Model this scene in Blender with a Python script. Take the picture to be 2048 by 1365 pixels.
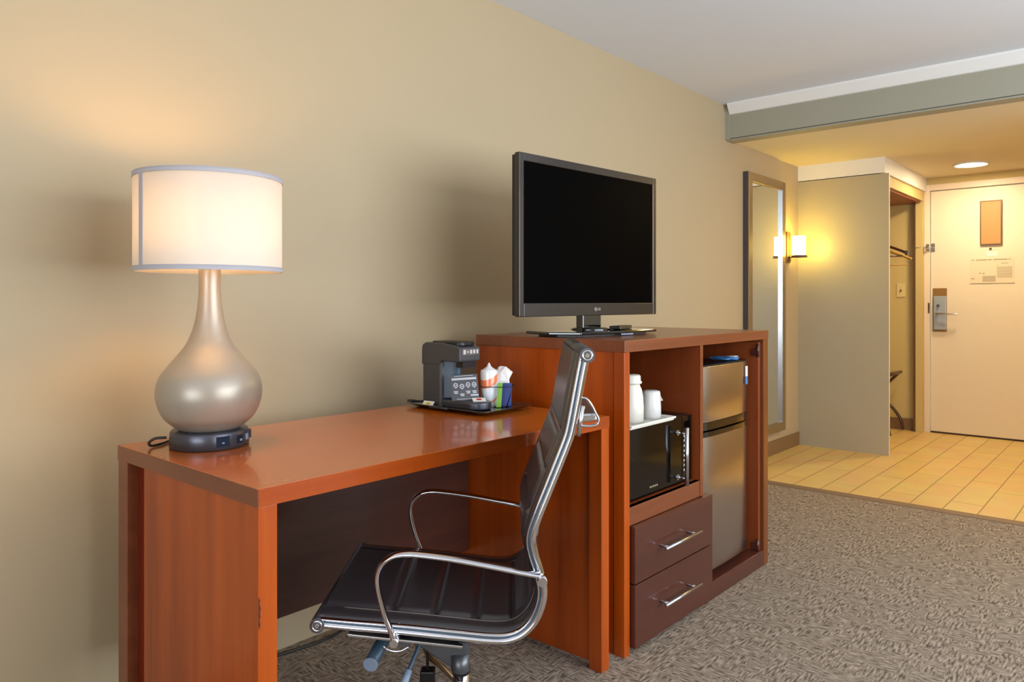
import bpy, bmesh, math, random
from mathutils import Vector, Matrix
random.seed(7)
for o in list(bpy.data.objects): bpy.data.objects.remove(o)
SC = bpy.context.scene
COL = SC.collection
PI = math.pi

# ---------------------------------------------------------------- camera
A = 0.7187
F_PX = 1484.0
CAM = (2.108, 0.0, 1.109)
cd = bpy.data.cameras.new('camera'); cam = bpy.data.objects.new('camera', cd); COL.objects.link(cam)
cam.location = CAM; cam.rotation_euler = (PI/2, 0, A)
cd.sensor_fit = 'HORIZONTAL'; cd.sensor_width = 36.0; cd.lens = 36.0*F_PX/2048
cd.shift_x = 0.0; cd.shift_y = -(682.5-602.0)/2048
cd.clip_start = 0.02; cd.clip_end = 60
SC.camera = cam

# ---------------------------------------------------------------- world, exposure, large lights
SC.view_settings.view_transform = 'Standard'; SC.view_settings.look = 'None'
SC.view_settings.gamma = 1; SC.view_settings.use_curve_mapping = False
SC.view_settings.exposure = 0.1
SC.cycles.caustics_reflective = False; SC.cycles.caustics_refractive = False
w = bpy.data.worlds.new('world'); SC.world = w; w.use_nodes = True
bg = w.node_tree.nodes['Background']; bg.inputs[0].default_value = (0.75, 0.85, 1.0, 1); bg.inputs[1].default_value = 1.2

def area(name, loc, rot, sx, sy, power, col):
    l = bpy.data.lights.new(name, 'AREA'); l.shape = 'RECTANGLE'; l.size = sx; l.size_y = sy
    l.energy = power; l.color = col
    o = bpy.data.objects.new(name, l); COL.objects.link(o); o.location = loc; o.rotation_euler = rot
    return o
WIN = (1.3, 4.1, 0.12, 2.26)    # the window behind the camera (x0, x1, z0, z1), in the wall y = -3.6
area('window_daylight', ((WIN[0]+WIN[1])/2, -3.2, (WIN[2]+WIN[3])/2), (PI/2+.8, 0, 0), WIN[1]-WIN[0]-.1, WIN[3]-WIN[2]-.2, 115, (0.86, 0.93, 1.0))
WR = (0.2, 3.9, 0.5, 2.26)    # added window, out of view, for even light: right wall x = 4.3 (y0, y1, z0, z1)
area('added_side_fill', (3.95, (WR[0]+WR[1])/2, (WR[2]+WR[3])/2), (PI/2+.50, 0, PI/2), WR[1]-WR[0]-.1, WR[3]-WR[2]-.2, 146, (0.84, 0.92, 1.0))  # added side light, tilted up to even out walls and ceiling

# ---------------------------------------------------------------- mesh helpers
def s2l(c):
    c = c/255.0
    return c/12.92 if c <= 0.04045 else ((c+0.055)/1.055)**2.4
def rgb(r, g, b): return (s2l(r), s2l(g), s2l(b), 1)

class MB:
    def __init__(s): s.v = []; s.f = []; s.smooth = []
    def add(s, vs, fs, sm=False):
        n = len(s.v); s.v += [tuple(v) for v in vs]
        for f in fs: s.f.append([i+n for i in f]); s.smooth.append(sm)
        return s
    def box(s, x0, x1, y0, y1, z0, z1):
        vs = [(x0,y0,z0),(x1,y0,z0),(x1,y1,z0),(x0,y1,z0),(x0,y0,z1),(x1,y0,z1),(x1,y1,z1),(x0,y1,z1)]
        return s.add(vs, [(0,3,2,1),(4,5,6,7),(0,1,5,4),(1,2,6,5),(2,3,7,6),(3,0,4,7)])
    def prism(s, poly, z0, z1, axis='z'):
        n = len(poly)
        def m(a, b, c): return {'z': (a,b,c), 'y': (a,c,b), 'x': (c,a,b)}[axis]
        vs = [m(a,b,z0) for a,b in poly]+[m(a,b,z1) for a,b in poly]
        fs = [list(range(n))[::-1], list(range(n, 2*n))]+[(i,(i+1)%n,(i+1)%n+n,i+n) for i in range(n)]
        return s.add(vs, fs)
    def lathe(s, prof, c=(0,0), n=48, sm=True, axis='z', cap=True):
        vs = []; fs = []
        for r, z in prof:
            for k in range(n):
                a = 2*PI*k/n; p = (c[0]+r*math.cos(a), c[1]+r*math.sin(a), z)
                vs.append(p)
        for i in range(len(prof)-1):
            for k in range(n):
                a = i*n+k; b = i*n+(k+1)%n
                fs.append((a, b, b+n, a+n))
        s.add([_ax(v, axis) for v in vs], fs, sm)
        if cap:
            m = len(s.v)-len(vs)
            for i, rev in ((0, True), (len(prof)-1, False)):
                if prof[i][0] > 1e-6:
                    l = [m+i*n+k for k in range(n)]
                    s.f.append(l[::-1] if rev else l); s.smooth.append(False)
        return s
    def cyl(s, p0, p1, r, n=20, r1=None):
        return s.tube([p0, p1], r, n, r1=r1)
    def tube(s, pts, r, n=12, closed=False, r1=None, cap=True):
        pts = [Vector(p) for p in pts]; m = len(pts)
        vs = []; up = None
        for i, p in enumerate(pts):
            if closed: t = pts[(i+1) % m]-pts[i-1]
            else: t = pts[min(i+1, m-1)]-pts[max(i-1, 0)]
            t.normalize()
            if up is None:
                up = Vector((0,0,1)) if abs(t.z) < .9 else Vector((1,0,0))
            side = t.cross(up); side.normalize(); up = side.cross(t); up.normalize()
            rr = r if r1 is None else r+(r1-r)*i/(m-1)
            for k in range(n):
                a = 2*PI*k/n; vs.append(p+(side*math.cos(a)+up*math.sin(a))*rr)
        fs = []
        for i in range(m if closed else m-1):
            for k in range(n):
                a = i*n+k; b = i*n+(k+1) % n; c = ((i+1) % m)*n+(k+1) % n; d = ((i+1) % m)*n+k
                fs.append((a, b, c, d))
        s.add(vs, fs, True)
        if cap and not closed:
            o = len(s.v)-len(vs)
            s.f.append([o+k for k in range(n)][::-1]); s.smooth.append(False)
            s.f.append([o+(m-1)*n+k for k in range(n)]); s.smooth.append(False)
        return s
    def sweep(s, path, y0, section, closed_caps=True):
        """path of (x,z) in a plane of constant y; section = [(dn, dy)] offsets along the path normal and y."""
        m = len(path); n = len(section); vs = []
        for i, (x, z) in enumerate(path):
            a = Vector(path[max(i-1, 0)]); b = Vector(path[min(i+1, m-1)]); t = (b-a).normalized()
            nx, nz = -t.y, t.x
            for dn, dy in section: vs.append((x+nx*dn, y0+dy, z+nz*dn))
        fs = [(i*n+k, i*n+(k+1) % n, (i+1)*n+(k+1) % n, (i+1)*n+k) for i in range(m-1) for k in range(n)]
        s.add(vs, fs, True)
        o = len(s.v)-len(vs)
        s.f.append([o+k for k in range(n)][::-1]); s.smooth.append(False)
        s.f.append([o+(m-1)*n+k for k in range(n)]); s.smooth.append(False)
        return s
    def grid(s, rows, sm=True, closed_v=False):
        n = len(rows[0]); vs = [v for r in rows for v in r]; fs = []
        for i in range(len(rows)-1):
            for k in range(n if closed_v else n-1):
                fs.append((i*n+k, i*n+(k+1) % n, (i+1)*n+(k+1) % n, (i+1)*n+k))
        return s.add(vs, fs, sm)
def _ax(v, axis):
    if axis == 'z': return v
    if axis == 'y': return (v[0], v[2], v[1])
    return (v[2], v[0], v[1])

def ell(a, b, n=16): return [(a*math.cos(2*PI*k/n), b*math.sin(2*PI*k/n)) for k in range(n)]
def crom(P, k=8):
    out = []; n = len(P)
    for i in range(n-1):
        p0 = P[max(i-1, 0)]; p1 = P[i]; p2 = P[i+1]; p3 = P[min(i+2, n-1)]
        for j in range(k):
            t = j/k
            out.append(tuple(0.5*((2*b)+(-a+c)*t+(2*a-5*b+4*c-d)*t*t+(-a+3*b-3*c+d)*t**3) for a, b, c, d in zip(p0, p1, p2, p3)))
    out.append(tuple(P[-1])); return out

OFF = {}
def root(name, loc, label, cat, group=None, rz=0.0, local=False):
    o = bpy.data.objects.new(name, None); COL.objects.link(o); o.location = loc; o.rotation_euler = (0, 0, rz)
    o.empty_display_size = .05
    OFF[o.name] = (0, 0, 0) if local else tuple(loc)
    tag(o, label, cat, group); return o
def tag(o, label=None, cat=None, group=None, kind=None):
    if label: o['label'] = label
    if cat: o['category'] = cat
    if group: o['group'] = group
    if kind: o['kind'] = kind
    return o
def obj(name, mb, mat, parent=None, bev=0, seg=2, label=None, origin=None, recalc=True):
    me = bpy.data.meshes.new(name)
    off = OFF.get(parent.name, (0,0,0)) if parent else (origin or (0,0,0))
    me.from_pydata([(v[0]-off[0], v[1]-off[1], v[2]-off[2]) for v in mb.v], [], mb.f)
    for p, sm in zip(me.polygons, mb.smooth): p.use_smooth = sm
    if recalc:
        bm = bmesh.new(); bm.from_mesh(me); bmesh.ops.recalc_face_normals(bm, faces=bm.faces); bm.to_mesh(me); bm.free()
    mats = mat if isinstance(mat, (list, tuple)) else [mat]
    for m in mats: me.materials.append(m)
    o = bpy.data.objects.new(name, me); COL.objects.link(o)
    if parent: o.parent = parent; OFF[o.name] = off
    elif origin: o.location = origin; OFF[o.name] = tuple(origin)
    else: OFF[o.name] = (0,0,0)
    if bev:
        b = o.modifiers.new('bevel', 'BEVEL'); b.width = bev; b.segments = seg; b.limit_method = 'ANGLE'; b.angle_limit = .7
    if label: o['label'] = label
    return o
def struct(name, mb, mat, parent=None, **k):
    o = obj(name, mb, mat, parent, **k)
    if parent is None: o['kind'] = 'structure'
    return o
def text(name, s, size, mat, parent, M, depth=.0004):
    """a word as mesh letters; M places it (letters in the XY plane of M)."""
    c = bpy.data.curves.new(name+'_c', 'FONT'); c.body = s; c.size = size; c.extrude = depth; c.align_x = 'CENTER'; c.align_y = 'CENTER'
    t = bpy.data.objects.new(name+'_t', c); COL.objects.link(t)
    bpy.context.view_layer.update()
    me = bpy.data.meshes.new_from_object(t.evaluated_get(bpy.context.evaluated_depsgraph_get()))
    bpy.data.objects.remove(t)
    me.transform(M)
    off = OFF.get(parent.name, (0,0,0)); me.transform(Matrix.Translation(Vector(off)*-1))
    me.materials.clear(); me.materials.append(mat)
    o = bpy.data.objects.new(name, me); COL.objects.link(o); o.parent = parent; OFF[o.name] = off
    return o

# ---------------------------------------------------------------- materials
def mat(name, col, rough=.5, metal=0, coat=0, spec=.5, emit=None, es=0, bump=None, coat_r=.08):
    m = bpy.data.materials.new(name); m.use_nodes = True; nt = m.node_tree; b = nt.nodes['Principled BSDF']
    b.inputs['Base Color'].default_value = col; b.inputs['Roughness'].default_value = rough
    b.inputs['Metallic'].default_value = metal; b.inputs['Coat Weight'].default_value = coat
    b.inputs['Coat Roughness'].default_value = coat_r; b.inputs['Specular IOR Level'].default_value = spec
    if emit: b.inputs['Emission Color'].default_value = emit; b.inputs['Emission Strength'].default_value = es
    # a faint procedural variation on every surface
    tc = nt.nodes.new('ShaderNodeTexCoord'); nz = nt.nodes.new('ShaderNodeTexNoise')
    sc, st, dist = bump or (60, .02, .0005)
    nz.inputs['Scale'].default_value = sc; nz.inputs['Detail'].default_value = 4
    nt.links.new(tc.outputs['Object'], nz.inputs['Vector'])
    bp = nt.nodes.new('ShaderNodeBump'); bp.inputs['Strength'].default_value = st; bp.inputs['Distance'].default_value = dist
    nt.links.new(nz.outputs['Fac'], bp.inputs['Height']); nt.links.new(bp.outputs['Normal'], b.inputs['Normal'])
    return m
def nodes(m): return m.node_tree.nodes, m.node_tree.links, m.node_tree.nodes['Principled BSDF']
def wood(name, dark, light, axis='z', rough=.3, coat=.18, det=8):
    m = bpy.data.materials.new(name); m.use_nodes = True; N, L, b = nodes(m)
    tc = N.new('ShaderNodeTexCoord'); mp = N.new('ShaderNodeMapping')
    sc = {'x': (1.2, 22, 22), 'y': (22, 1.2, 22), 'z': (22, 22, 1.2)}[axis]
    mp.inputs['Scale'].default_value = sc
    L.new(tc.outputs['Object'], mp.inputs['Vector'])
    n1 = N.new('ShaderNodeTexNoise'); n1.inputs['Scale'].default_value = 1.0; n1.inputs['Detail'].default_value = det; n1.inputs['Roughness'].default_value = .62
    L.new(mp.outputs['Vector'], n1.inputs['Vector'])
    mp2 = N.new('ShaderNodeMapping'); mp2.inputs['Scale'].default_value = {'x': (.6, 5, 5), 'y': (5, .6, 5), 'z': (5, 5, .6)}[axis]
    L.new(tc.outputs['Object'], mp2.inputs['Vector'])
    n2 = N.new('ShaderNodeTexNoise'); n2.inputs['Scale'].default_value = 1.0; n2.inputs['Detail'].default_value = 3
    L.new(mp2.outputs['Vector'], n2.inputs['Vector'])
    mx = N.new('ShaderNodeMix'); mx.data_type = 'FLOAT'; mx.inputs[0].default_value = .5
    L.new(n1.outputs['Fac'], mx.inputs[2]); L.new(n2.outputs['Fac'], mx.inputs[3])
    cr = N.new('ShaderNodeValToRGB'); cr.color_ramp.elements[0].position = .36; cr.color_ramp.elements[1].position = .66
    cr.color_ramp.elements[0].color = dark; cr.color_ramp.elements[1].color = light
    L.new(mx.outputs[0], cr.inputs['Fac']); L.new(cr.outputs['Color'], b.inputs['Base Color'])
    b.inputs['Roughness'].default_value = rough; b.inputs['Coat Weight'].default_value = coat; b.inputs['Coat Roughness'].default_value = .07
    bp = N.new('ShaderNodeBump'); bp.inputs['Strength'].default_value = .015; bp.inputs['Distance'].default_value = .0003
    L.new(n1.outputs['Fac'], bp.inputs['Height']); L.new(bp.outputs['Normal'], b.inputs['Normal'])
    return m

CH_D, CH_L = rgb(140, 52, 4), rgb(190, 84, 14)
M = {}
M['wood_x'] = wood('cherry_wood_across', CH_D, CH_L, 'x', coat=.15)
M['wood_y'] = wood('cherry_wood_along', CH_D, CH_L, 'y')
M['wood_z'] = wood('cherry_wood_upright', CH_D, CH_L, 'z')
M['top'] = wood('desk_top_veneer', rgb(174, 86, 18), rgb(190, 98, 26), 'y', rough=.25, coat=.5, det=2)
M['edge'] = wood('dark_edge_band', rgb(112, 58, 34), rgb(140, 78, 48), 'y', rough=.3)
M['edge_x'] = wood('dark_edge_band_end', rgb(112, 58, 34), rgb(140, 78, 48), 'x', rough=.3)
M['edge_z'] = wood('dark_edge_band_upright', rgb(100, 52, 22), rgb(128, 70, 34), 'z', rough=.3)
M['red'] = wood('shaded_recess_wood', rgb(92, 22, 6), rgb(128, 40, 12), 'z', rough=.35)  # cherry darkened: the groove's shade is put into the colour
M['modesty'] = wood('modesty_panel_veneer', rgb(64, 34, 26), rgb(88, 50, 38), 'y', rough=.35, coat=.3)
M['drawer'] = wood('dark_drawer_front', rgb(72, 34, 26), rgb(86, 42, 32), 'y', rough=.3, coat=.5)
M['inner'] = wood('cabinet_inside', rgb(118, 50, 16), rgb(150, 70, 26), 'z', rough=.45, coat=.15)
M['wall'] = mat('beige_wall_paint', rgb(181, 163, 131), .65, bump=(180, .12, .0012))
M['wall_lamplit'] = mat('entry_wall_lamp_glow', rgb(204, 182, 122), .6, bump=(180, .12, .0012))  # beige yellowed: the warm lamp glow is put into the colour
M['panel_paint'] = mat('partition_paint', rgb(176, 166, 142), .35, bump=(120, .05, .0006))
M['ceil'] = mat('white_ceiling_paint', rgb(222, 228, 238), .8, bump=(140, .15, .001))
M['ceil_entry'] = mat('entry_ceiling_paint', rgb(226, 214, 186), .75, bump=(140, .15, .001))
M['white'] = mat('white_trim_paint', rgb(232, 230, 226), .45)
M['beam'] = mat('grey_beam_paint', rgb(158, 154, 136), .6)
M['line'] = mat('dark_beam_line', rgb(84, 78, 66), .7)
M['doorp'] = mat('cream_door_paint', rgb(232, 218, 196), .4)
M['frame_paint'] = mat('cream_frame_paint', rgb(232, 214, 194), .4)
M['base'] = mat('brown_vinyl_base', rgb(128, 98, 66), .45)
M['chrome'] = mat('polished_chrome', rgb(225, 225, 232), .08, 1)
M['chrome_soft'] = mat('satin_chrome', rgb(205, 205, 208), .25, 1)
M['steel'] = mat('brushed_steel', rgb(200, 194, 196), .22, 1)
M['black'] = mat('black_plastic', rgb(14, 14, 15), .35)
M['black_gloss'] = mat('gloss_black', rgb(8, 8, 9), .06, coat=1, coat_r=.03)
M['grey_plastic'] = mat('dark_grey_plastic', rgb(66, 66, 68), .38)
M['mech'] = mat('grey_mechanism', rgb(96, 98, 102), .35, .6)
M['slate'] = mat('slate_base', rgb(82, 82, 90), .32, .7)
M['oven'] = mat('dark_oven_glass', rgb(5, 5, 6), .1, spec=.25, coat=.25, coat_r=.05)
M['teal'] = mat('blue_grey_plastic', rgb(58, 80, 98), .4)
M['teal_cap'] = mat('pale_blue_grey_cap', rgb(134, 150, 172), .5)
M['lampbody'] = mat('champagne_pearl_glaze', rgb(170, 158, 142), .38, .35, coat=.2, coat_r=.3)
M['leather'] = mat('dark_brown_leather', rgb(54, 50, 52), .38, coat=.5, bump=(420, .12, .0006), coat_r=.25)
M['stitch'] = mat('pale_seam', rgb(120, 106, 98), .6)
M['tvbez'] = mat('brown_black_bezel', rgb(40, 33, 29), .3, coat=.2)
M['screen'] = mat('black_screen', rgb(1, 1, 2), .35, spec=.02)
M['logo'] = mat('pale_logo_grey', rgb(200, 196, 190), .4)
M['paper'] = mat('white_paper', rgb(235, 232, 226), .6)
M['plastic_wh'] = mat('white_plastic', rgb(226, 222, 210), .35)
M['wrap'] = mat('milky_plastic_wrap', rgb(222, 220, 216), .25, coat=.5)
M['orange'] = mat('orange_print', rgb(236, 120, 70), .5)
M['green'] = mat('green_print', rgb(120, 170, 50), .45)
M['blue'] = mat('blue_print', rgb(36, 52, 122), .4)
M['bluep'] = mat('pale_blue_print', rgb(70, 130, 190), .3)
M['redp'] = mat('red_print', rgb(205, 50, 38), .5)
M['yellowp'] = mat('yellow_print', rgb(206, 190, 60), .5)
M['card'] = mat('charcoal_card', rgb(66, 66, 70), .4)
M['cardink'] = mat('pale_card_print', rgb(190, 192, 196), .5)
M['bronze'] = mat('brown_bronze', rgb(120, 92, 66), .35, .6)
M['brass'] = mat('tan_panel', rgb(186, 140, 88), .45)
M['brass2'] = mat('brown_lock_plate', rgb(150, 112, 60), .4, .3)
M['silver'] = mat('silver_lock', rgb(176, 186, 196), .35, .4)
M['mirror'] = mat('mirror_glass', (.86, .88, .84, 1), .015, 1, bump=(1, 0, 0))
M['mframe'] = mat('champagne_frame', rgb(150, 126, 88), .35, .5)
M['mframe_d'] = mat('dark_frame_side', rgb(82, 74, 78), .35, .4)
M['darkwood'] = mat('dark_walnut', rgb(62, 24, 14), .35, coat=.3)
M['strip'] = mat('brown_transition_strip', rgb(128, 100, 74), .5)
M['cord'] = mat('black_cord', rgb(40, 36, 30), .5)
M['ink'] = mat('faint_grey_ink', rgb(186, 172, 148), .6)
M['ink2'] = mat('grey_ink', rgb(150, 136, 112), .6)
M['seam'] = mat('dark_seam', rgb(58, 30, 22), .6)
M['bed'] = mat('white_linen', rgb(224, 222, 216), .8)

def shade_mat(name, col, tr, es):
    m = bpy.data.materials.new(name); m.use_nodes = True; nt = m.node_tree; N = nt.nodes; L = nt.links
    out = N['Material Output']; N.remove(N['Principled BSDF'])
    tc = N.new('ShaderNodeTexCoord'); nz = N.new('ShaderNodeTexNoise'); nz.inputs['Scale'].default_value = 300
    L.new(tc.outputs['Object'], nz.inputs['Vector'])
    bp = N.new('ShaderNodeBump'); bp.inputs['Strength'].default_value = .05; L.new(nz.outputs['Fac'], bp.inputs['Height'])
    d = N.new('ShaderNodeBsdfDiffuse'); t = N.new('ShaderNodeBsdfTranslucent'); mx = N.new('ShaderNodeMixShader')
    d.inputs[0].default_value = col; t.inputs[0].default_value = col; mx.inputs[0].default_value = tr
    L.new(bp.outputs['Normal'], d.inputs['Normal'])
    L.new(d.outputs[0], mx.inputs[1]); L.new(t.outputs[0], mx.inputs[2]); L.new(mx.outputs[0], out.inputs['Surface'])
    return m
M['shade'] = shade_mat('linen_shade', (.86, .79, .69, 1), .28, 0)
M['band'] = shade_mat('lilac_grey_band', (.60, .58, .62, 1), .3, 0)
M['opal'] = mat('lit_opal_glass', (1, .92, .7, 1), .4, emit=(1, .72, .12, 1), es=35.0)
M['bulb'] = mat('lit_bulb', (1, .95, .85, 1), .4, emit=(1, .60, .25, 1), es=145.0)
M['down'] = mat('lit_downlight', (1, .95, .85, 1), .4, emit=(1, .80, .50, 1), es=165.0)
M['down_added'] = mat('added_downlight_glow', (1, .95, .85, 1), .4, emit=(1, .72, .27, 1), es=230.0)  # glow of the added downlight out of view

# carpet: short ridges whose direction swaps from patch to patch
def carpet():
    m = bpy.data.materials.new('woven_carpet'); m.use_nodes = True; N, L, b = nodes(m)
    tc = N.new('ShaderNodeTexCoord')
    def nz(scale, det, vec, rough=.5):
        n = N.new('ShaderNodeTexNoise'); n.inputs['Scale'].default_value = scale; n.inputs['Detail'].default_value = det; n.inputs['Roughness'].default_value = rough
        L.new(vec, n.inputs['Vector']); return n
    def mp(s):
        q = N.new('ShaderNodeMapping'); q.inputs['Scale'].default_value = s; L.new(tc.outputs['Object'], q.inputs['Vector']); return q.outputs['Vector']
    a = nz(1, 2, mp((30, 150, 1))); c = nz(1, 2, mp((150, 26, 1)))
    br = N.new('ShaderNodeTexVoronoi'); br.inputs['Scale'].default_value = 19; br.distance = 'CHEBYCHEV'; L.new(tc.outputs['Object'], br.inputs['Vector'])
    sx = N.new('ShaderNodeSeparateColor'); L.new(br.outputs['Color'], sx.inputs[0])
    gt = N.new('ShaderNodeMath'); gt.operation = 'GREATER_THAN'; gt.inputs[1].default_value = .42; L.new(sx.outputs[0], gt.inputs[0])
    mx = N.new('ShaderNodeMix'); mx.data_type = 'FLOAT'; L.new(gt.outputs[0], mx.inputs[0]); L.new(a.outputs['Fac'], mx.inputs[2]); L.new(c.outputs['Fac'], mx.inputs[3])
    fine = nz(260, 3, tc.outputs['Object'], .7)
    ad = N.new('ShaderNodeMix'); ad.data_type = 'FLOAT'; ad.inputs[0].default_value = .30; L.new(mx.outputs[0], ad.inputs[2]); L.new(fine.outputs['Fac'], ad.inputs[3])
    cr = N.new('ShaderNodeValToRGB'); cr.color_ramp.elements[0].position = .37; cr.color_ramp.elements[1].position = .62
    cr.color_ramp.elements[0].color = rgb(88, 75, 63); cr.color_ramp.elements[1].color = rgb(178, 161, 142)
    L.new(ad.outputs[0], cr.inputs['Fac']); L.new(cr.outputs['Color'], b.inputs['Base Color'])
    b.inputs['Roughness'].default_value = .95; b.inputs['Specular IOR Level'].default_value = .1
    bp = N.new('ShaderNodeBump'); bp.inputs['Strength'].default_value = .6; bp.inputs['Distance'].default_value = .004
    L.new(ad.outputs[0], bp.inputs['Height']); L.new(bp.outputs['Normal'], b.inputs['Normal'])
    return m
def tile():
    m = bpy.data.materials.new('plank_tile'); m.use_nodes = True; N, L, b = nodes(m)
    tc = N.new('ShaderNodeTexCoord'); mp = N.new('ShaderNodeMapping')
    mp.inputs['Rotation'].default_value = (0, 0, PI/2); mp.inputs['Location'].default_value = (.12, 0.041, 0)
    L.new(tc.outputs['Object'], mp.inputs['Vector'])
    br = N.new('ShaderNodeTexBrick'); br.offset = .37; br.inputs['Scale'].default_value = 1
    br.inputs['Brick Width'].default_value = .62; br.inputs['Row Height'].default_value = .159; br.inputs['Mortar Size'].default_value = .003
    br.inputs['Mortar Smooth'].default_value = .2; br.inputs['Bias'].default_value = 0
    br.inputs['Color1'].default_value = rgb(222, 190, 122); br.inputs['Color2'].default_value = rgb(214, 180, 112); br.inputs['Mortar'].default_value = rgb(140, 112, 62)
    L.new(mp.outputs['Vector'], br.inputs['Vector'])
    n = N.new('ShaderNodeTexNoise'); n.inputs['Scale'].default_value = 5; n.inputs['Detail'].default_value = 6; L.new(tc.outputs['Object'], n.inputs['Vector'])
    mx = N.new('ShaderNodeMix'); mx.data_type = 'RGBA'; mx.blend_type = 'OVERLAY'; mx.inputs[0].default_value = .25
    L.new(br.outputs['Color'], mx.inputs[6]); L.new(n.outputs['Color'], mx.inputs[7]); L.new(mx.outputs[2], b.inputs['Base Color'])
    b.inputs['Roughness'].default_value = .38
    bp = N.new('ShaderNodeBump'); bp.inputs['Strength'].default_value = .3; bp.inputs['Distance'].default_value = .001; bp.invert = True
    L.new(br.outputs['Fac'], bp.inputs['Height']); L.new(bp.outputs['Normal'], b.inputs['Normal'])
    return m
M['carpet'] = carpet(); M['tile'] = tile()

# ================================================================ THE ROOM
H, ZS, YS, YP, YD = 2.366, 2.143, 4.50, 5.76, 7.03
XR, YB, XH = 4.3, -3.6, 2.3
struct('floor', MB().box(-.1, XR+.1, YB-.1, 4.40, -.08, 0), M['carpet'])
struct('floor', MB().box(-.1, XR+.1, 4.40, YD+.1, -.08, 0), M['tile'])
struct('trim_1', MB().prism([(4.395, 0), (4.475, 0), (4.473, .004), (4.398, .005)], 0, XH, 'x'), M['strip'])
struct('ceiling', MB().box(-.1, XR+.1, YB-.1, YS+.1, H, H+.1), M['ceil'])
struct('ceiling', MB().box(-.1, XH+.1, YS+.09, YD+.1, ZS, ZS+.1), M['ceil_entry'])
struct('wall_left', MB().box(-.1, 0, YB-.1, YD+.1, 0, H), M['wall'])
struct('wall_right', MB().box(XR, XR+.1, YB-.1, WR[0], 0, H).box(XR, XR+.1, WR[1], YS, 0, H).box(XR, XR+.1, WR[0], WR[1], 0, WR[2]).box(XR, XR+.1, WR[0], WR[1], WR[3], H), M['wall'])
b = MB()
b.box(0, WIN[0], YB-.1, YB, 0, H).box(WIN[1], XR, YB-.1, YB, 0, H).box(WIN[0], WIN[1], YB-.1, YB, 0, WIN[2]).box(WIN[0], WIN[1], YB-.1, YB, WIN[3], H)
struct('wall_front', b, M['wall'])
wf = MB(); x0, x1, z0, z1 = WIN
wf.box(x0, x1, YB-.07, YB-.02, z0, z0+.04).box(x0, x1, YB-.07, YB-.02, z1-.04, z1).box(x0, x0+.04, YB-.07, YB-.02, z0+.04, z1-.04).box(x1-.04, x1, YB-.07, YB-.02, z0+.04, z1-.04).box((x0+x1)/2-.02, (x0+x1)/2+.02, YB-.07, YB-.02, z0+.04, z1-.04)
wo = struct('window_1', wf, M['white'])
gl = bpy.data.materials.new('window_glass'); gl.use_nodes = True
gb = gl.node_tree.nodes['Principled BSDF']; gb.inputs['Transmission Weight'].default_value = 1; gb.inputs['Roughness'].default_value = 0; gb.inputs['IOR'].default_value = 1.1
wf = MB(); y0, y1 = WR[:2]
for ya in (y0, (y0+y1)/2-.02, y1-.04): wf.box(XR+.02, XR+.07, ya, ya+.04, WR[2]+.04, WR[3]-.04)
wf.box(XR+.02, XR+.07, y0, y1, WR[2], WR[2]+.04).box(XR+.02, XR+.07, y0, y1, WR[3]-.04, WR[3])
w2 = struct('window_added', wf, M['white'])  # frame of the added, unseen side window
obj('pane', MB().box(XR+.042, XR+.048, WR[0]+.03, WR[1]-.03, WR[2]+.03, WR[3]-.03), gl, w2)
obj('pane', MB().box(x0+.03, x1-.03, YB-.048, YB-.042, z0+.03, z1-.03), gl, wo)
# bathroom block that closes the hall on the right, out of the picture
struct('wall_hall', MB().box(XH, XR, YS, YS+.1, 0, H).box(XH, XH+.1, YS+.1, YD, 0, ZS), M['wall'])
# dropped beam over the hall opening
struct('trim_2', MB().box(0, XR, YS, YS+.09, ZS+.004, H), M['beam'])
struct('trim_3', MB().box(0, XR, YS+.002, YS+.105, ZS-.006, ZS+.004), M['beam'])
struct('trim_4', MB().box(0, XR, YS-.001, YS+.002, ZS+.004, ZS+.008), M['line'])  # thin dark line along the beam's lower front edge
struct('trim_5', MB().prism([(YS, H), (YS-.05, H), (YS-.048, H-.012), (YS-.022, H-.05), (YS-.012, H-.064), (YS, H-.066)], .03, XR, 'x'), M['white'])
struct('trim_6', MB().box(0, .028, YS-.012, YS, ZS, H), M['beam'])
# closet partition, bulkhead above it and the closet opening
XC = .60
struct('wall_closet', MB().box(0, .645, YP, YP+.018, 0, 2.024), M['panel_paint'])
struct('trim_7', MB().box(.6451, .647, YP, YP+.018, 0, 2.024), M['frame_paint'])
struct('wall_bulkhead', MB().box(0, XC+.018, YP, YD, 2.03, ZS), M['white'])
struct('trim_8', MB().box(XC-.02, XC, YP+.018, YD, 1.95, 2.03), M['wall_lamplit'])
struct('ceiling', MB().box(0, XC-.02, YP+.018, YD, 1.935, 1.95), M['inner'])
struct('trim_9', MB().box(.545, XC, YD-.06, YD, 0, 1.95), M['wall_lamplit'])
struct('trim_10', MB().box(.528, .545, YD-.06, YD, 0, 1.935), M['bronze'])
# end wall with the entry door
b = MB(); dx0, dx1, dz = .6465, 1.561, 2.03
b.box(0, dx0-.01, YD, YD+.1, 0, ZS).box(dx1+.01, XH+.1, YD, YD+.1, 0, ZS).box(dx0-.01, dx1+.01, YD, YD+.1, dz+.005, ZS)
struct('wall_back', b, M['wall_lamplit'])
b = MB().box(XC, dx0-.003, YD-.018, YD, 0, dz+.055).box(dx1+.003, dx1+.055, YD-.018, YD, 0, dz+.055).box(dx0-.003, dx1+.003, YD-.018, YD, dz+.004, dz+.055)
struct('trim_11', b, M['frame_paint'], bev=.003)
dr = struct('door_1', MB().box(dx0+.002, dx1-.002, YD+.002, YD+.045, .014, dz-.002), M['doorp'])
struct('trim_12', MB().box(dx0, dx1, YD+.0, YD+.05, 0, .012), M['seam'])
struct('baseboard_left', MB().box(0, .012, 3.15, YP, 0, .10), M['base'], bev=.002)
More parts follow.
